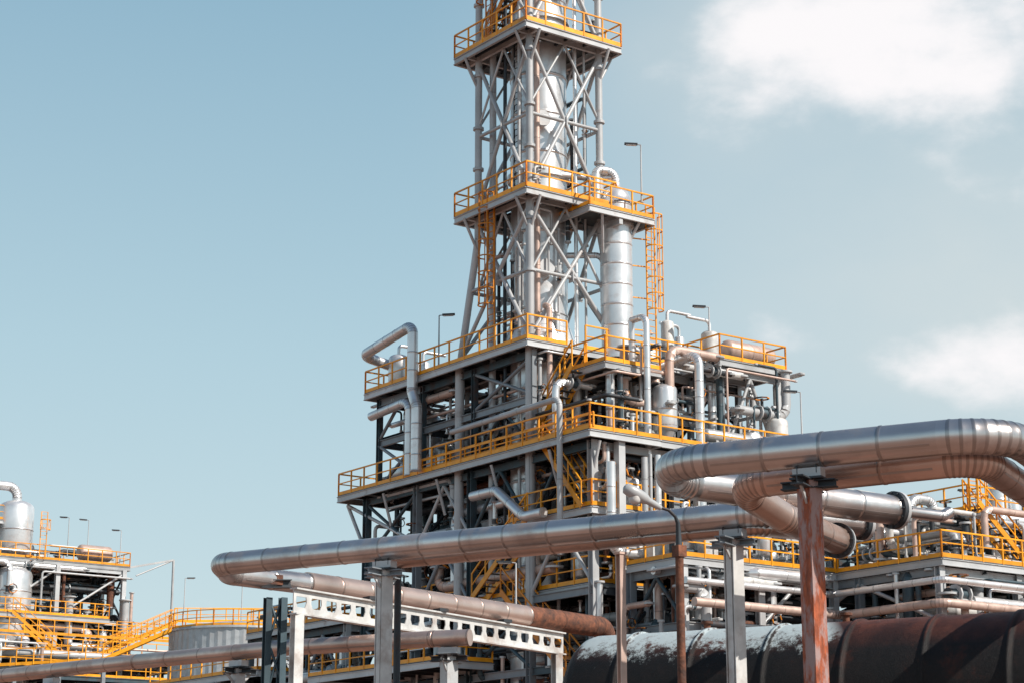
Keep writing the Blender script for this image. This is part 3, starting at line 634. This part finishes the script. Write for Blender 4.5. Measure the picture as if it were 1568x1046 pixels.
# rusty street lamp
SL=empty('street_lamp'); P=Part(); b=W(1040,840,26); base=Vector((b.x,b.y,0)); tp=W(1038,800,26)
P.tube(base,Vector((b.x,b.y,b.z)),.06,'rust',16,.055); P.sweep([(Vector((b.x,b.y,b.z)),.045),(tp,.03),(W(1034,790,25.95),.022),(W(1024,780,25.9),.022),(W(1008,775,25.85),.022)],12,'dark')
P.box(W(1040,838,26)-Z*.12,W(1040,838,26)+Z*.03,.14,.14,'rust'); P.obj('pole_and_arm',SL)
P=Part(); h0=W(1012,777,25.85); h1=W(956,745,25.6); dd=(h1-h0).normalized(); LL=(h1-h0).length
P.sweep([(h0,.03),(h0+dd*LL*.12,.045),(h0+dd*LL*.35,.05),(h0+dd*LL*.45,.075),(h0+dd*LL*.75,.09),(h0+dd*LL*.95,.075),(h1,.03)],18,'steel')
c=h0+dd*LL*.72-Z*.06; P.vessel(c-Z*.03,.075,.04,'white',16,Z,head=.8); P.obj('lamp_head',SL)
def slim(u,v,Y,r,m,name='steel_post'):
    P=Part(); q=W(u,v,Y); P.ibeam(Vector((q.x,q.y,0)),q,r*2,r*2,m); P.box(q,q+Z*.04,r*2.6,r*2.6,m); P.box(Vector((q.x,q.y,.0)),Vector((q.x,q.y,.05)),r*5,r*5,m); P.obj(name)
slim(950,848,36.9,.065,'beige')
# ================================================================ world
w=bpy.data.worlds.new('World'); bpy.context.scene.world=w; w.use_nodes=True; n=w.node_tree.nodes; l=w.node_tree.links
bg=n['Background']; bg.inputs[1].default_value=.1
sky=n.new('ShaderNodeTexSky'); sky.sky_type='NISHITA'; sky.sun_disc=False; el=math.radians(40); az=math.atan2(.85,-.5)
sky.sun_elevation=el; sky.sun_rotation=az; sky.dust_density=1.5; sky.air_density=1.0; sky.ozone_density=1.0
tc=n.new('ShaderNodeTexCoord')
sz=n.new('ShaderNodeSeparateXYZ'); l.new(tc.outputs['Generated'],sz.inputs[0])
hr=n.new('ShaderNodeValToRGB'); l.new(sz.outputs[2],hr.inputs[0]); ee=hr.color_ramp.elements
ee[0].position=0.0; ee[0].color=(.66,.80,.83,1); ee[1].position=.62; ee[1].color=(.06,.14,.26,1)
for p,c in ((.10,(.635,.79,.825)),(.24,(.50,.70,.78)),(.42,(.31,.52,.655))): x=ee.new(p); x.color=(*c,1)
sc10=n.new('ShaderNodeVectorMath'); sc10.operation='SCALE'; sc10.inputs['Scale'].default_value=10; l.new(hr.outputs[0],sc10.inputs[0])
hz=n.new('ShaderNodeMix'); hz.data_type='RGBA'; hz.inputs[0].default_value=.82; l.new(sky.outputs[0],hz.inputs[6]); l.new(sc10.outputs[0],hz.inputs[7])
nz=n.new('ShaderNodeTexNoise'); nz.inputs['Scale'].default_value=10; nz.inputs['Detail'].default_value=10; nz.inputs['Roughness'].default_value=.56
mp=n.new('ShaderNodeMapping'); mp.inputs['Scale'].default_value=(1,1,1.7); l.new(tc.outputs['Generated'],mp.inputs[0]); l.new(mp.outputs[0],nz.inputs['Vector'])
nm=n.new('ShaderNodeMath'); nm.operation='MULTIPLY_ADD'; nm.inputs[1].default_value=1.5; nm.inputs[2].default_value=-.27; l.new(nz.outputs[0],nm.inputs[0])
def blob(u,v,rad,wt,sx=1,sz=1.5):
    c=sdir(u,v)
    s=n.new('ShaderNodeVectorMath'); s.operation='SUBTRACT'; l.new(tc.outputs['Generated'],s.inputs[0]); s.inputs[1].default_value=c
    m=n.new('ShaderNodeVectorMath'); m.operation='MULTIPLY'; l.new(s.outputs[0],m.inputs[0]); m.inputs[1].default_value=(sx,1,sz)
    ln=n.new('ShaderNodeVectorMath'); ln.operation='LENGTH'; l.new(m.outputs[0],ln.inputs[0])
    r=n.new('ShaderNodeMapRange'); r.interpolation_type='SMOOTHSTEP'; r.inputs[1].default_value=0; r.inputs[2].default_value=rad; r.inputs[3].default_value=wt; r.inputs[4].default_value=0
    l.new(ln.outputs['Value'],r.inputs[0]); return r.outputs[0]
def addn(xs):
    o=xs[0]
    for x in xs[1:]:
        a=n.new('ShaderNodeMath'); a.operation='ADD'; l.new(o,a.inputs[0]); l.new(x,a.inputs[1]); o=a.outputs[0]
    return o
thick=addn([nm.outputs[0],blob(1270,50,.13,.36),blob(1480,40,.12,.26),blob(1360,130,.10,.15),blob(1110,90,.10,.14),blob(1205,505,.04,.26),blob(1430,520,.06,.28),blob(1535,560,.05,.24),blob(310,920,.03,.3),blob(1300,535,.06,.14),blob(300,400,.30,-.3,1,1),blob(700,200,.2,-.15,1,1)])
r=n.new('ShaderNodeMapRange'); r.interpolation_type='SMOOTHSTEP'; r.inputs[1].default_value=.56; r.inputs[2].default_value=1.04; l.new(thick,r.inputs[0])
rm=n.new('ShaderNodeMath'); rm.operation='MULTIPLY'; l.new(r.outputs[0],rm.inputs[0]); rm.inputs[1].default_value=.94
veil=addn([blob(1400,200,.27,.66,1,1),blob(1050,20,.12,.22),blob(1480,560,.18,.36,1,1.6)])
n2=n.new('ShaderNodeTexNoise'); n2.inputs['Scale'].default_value=5; n2.inputs['Detail'].default_value=5; l.new(mp.outputs[0],n2.inputs['Vector'])
vm=n.new('ShaderNodeMath'); vm.operation='MULTIPLY'; l.new(veil,vm.inputs[0]); vm.use_clamp=True
n2r=n.new('ShaderNodeMapRange'); n2r.inputs[1].default_value=.3;n2r.inputs[2].default_value=.7;n2r.inputs[3].default_value=.5;n2r.inputs[4].default_value=1.1; l.new(n2.outputs[0],n2r.inputs[0]); l.new(n2r.outputs[0],vm.inputs[1])
m1=n.new('ShaderNodeMix'); m1.data_type='RGBA'; l.new(vm.outputs[0],m1.inputs[0]); l.new(hz.outputs[2],m1.inputs[6]); m1.inputs[7].default_value=(6.7,7.3,7.4,1)
m2=n.new('ShaderNodeMix'); m2.data_type='RGBA'; l.new(rm.outputs[0],m2.inputs[0]); l.new(m1.outputs[2],m2.inputs[6]); m2.inputs[7].default_value=(10,9.7,9.8,1)
l.new(m2.outputs[2],bg.inputs[0])
# sun
sd=bpy.data.lights.new('sun','SUN'); sd.energy=5.0; sd.angle=math.radians(.5); sd.color=(1,.93,.85); so=bpy.data.objects.new('sun',sd); bpy.context.scene.collection.objects.link(so)
h=Vector((.85,-.5,0)).normalized(); dv=h*math.cos(el)+Z*math.sin(el); so.rotation_euler=dv.to_track_quat('Z','Y').to_euler()
# camera
cd=bpy.data.cameras.new('camera'); cd.sensor_width=36; cd.lens=36*F/1568; cd.clip_end=20000; co=bpy.data.objects.new('camera',cd); bpy.context.scene.collection.objects.link(co)
co.location=(0,0,CH); co.rotation_euler=(math.radians(90)+TH,0,0); bpy.context.scene.camera=co
sc=bpy.context.scene; sc.view_settings.view_transform='Standard'; sc.view_settings.look='None'; sc.view_settings.exposure=0
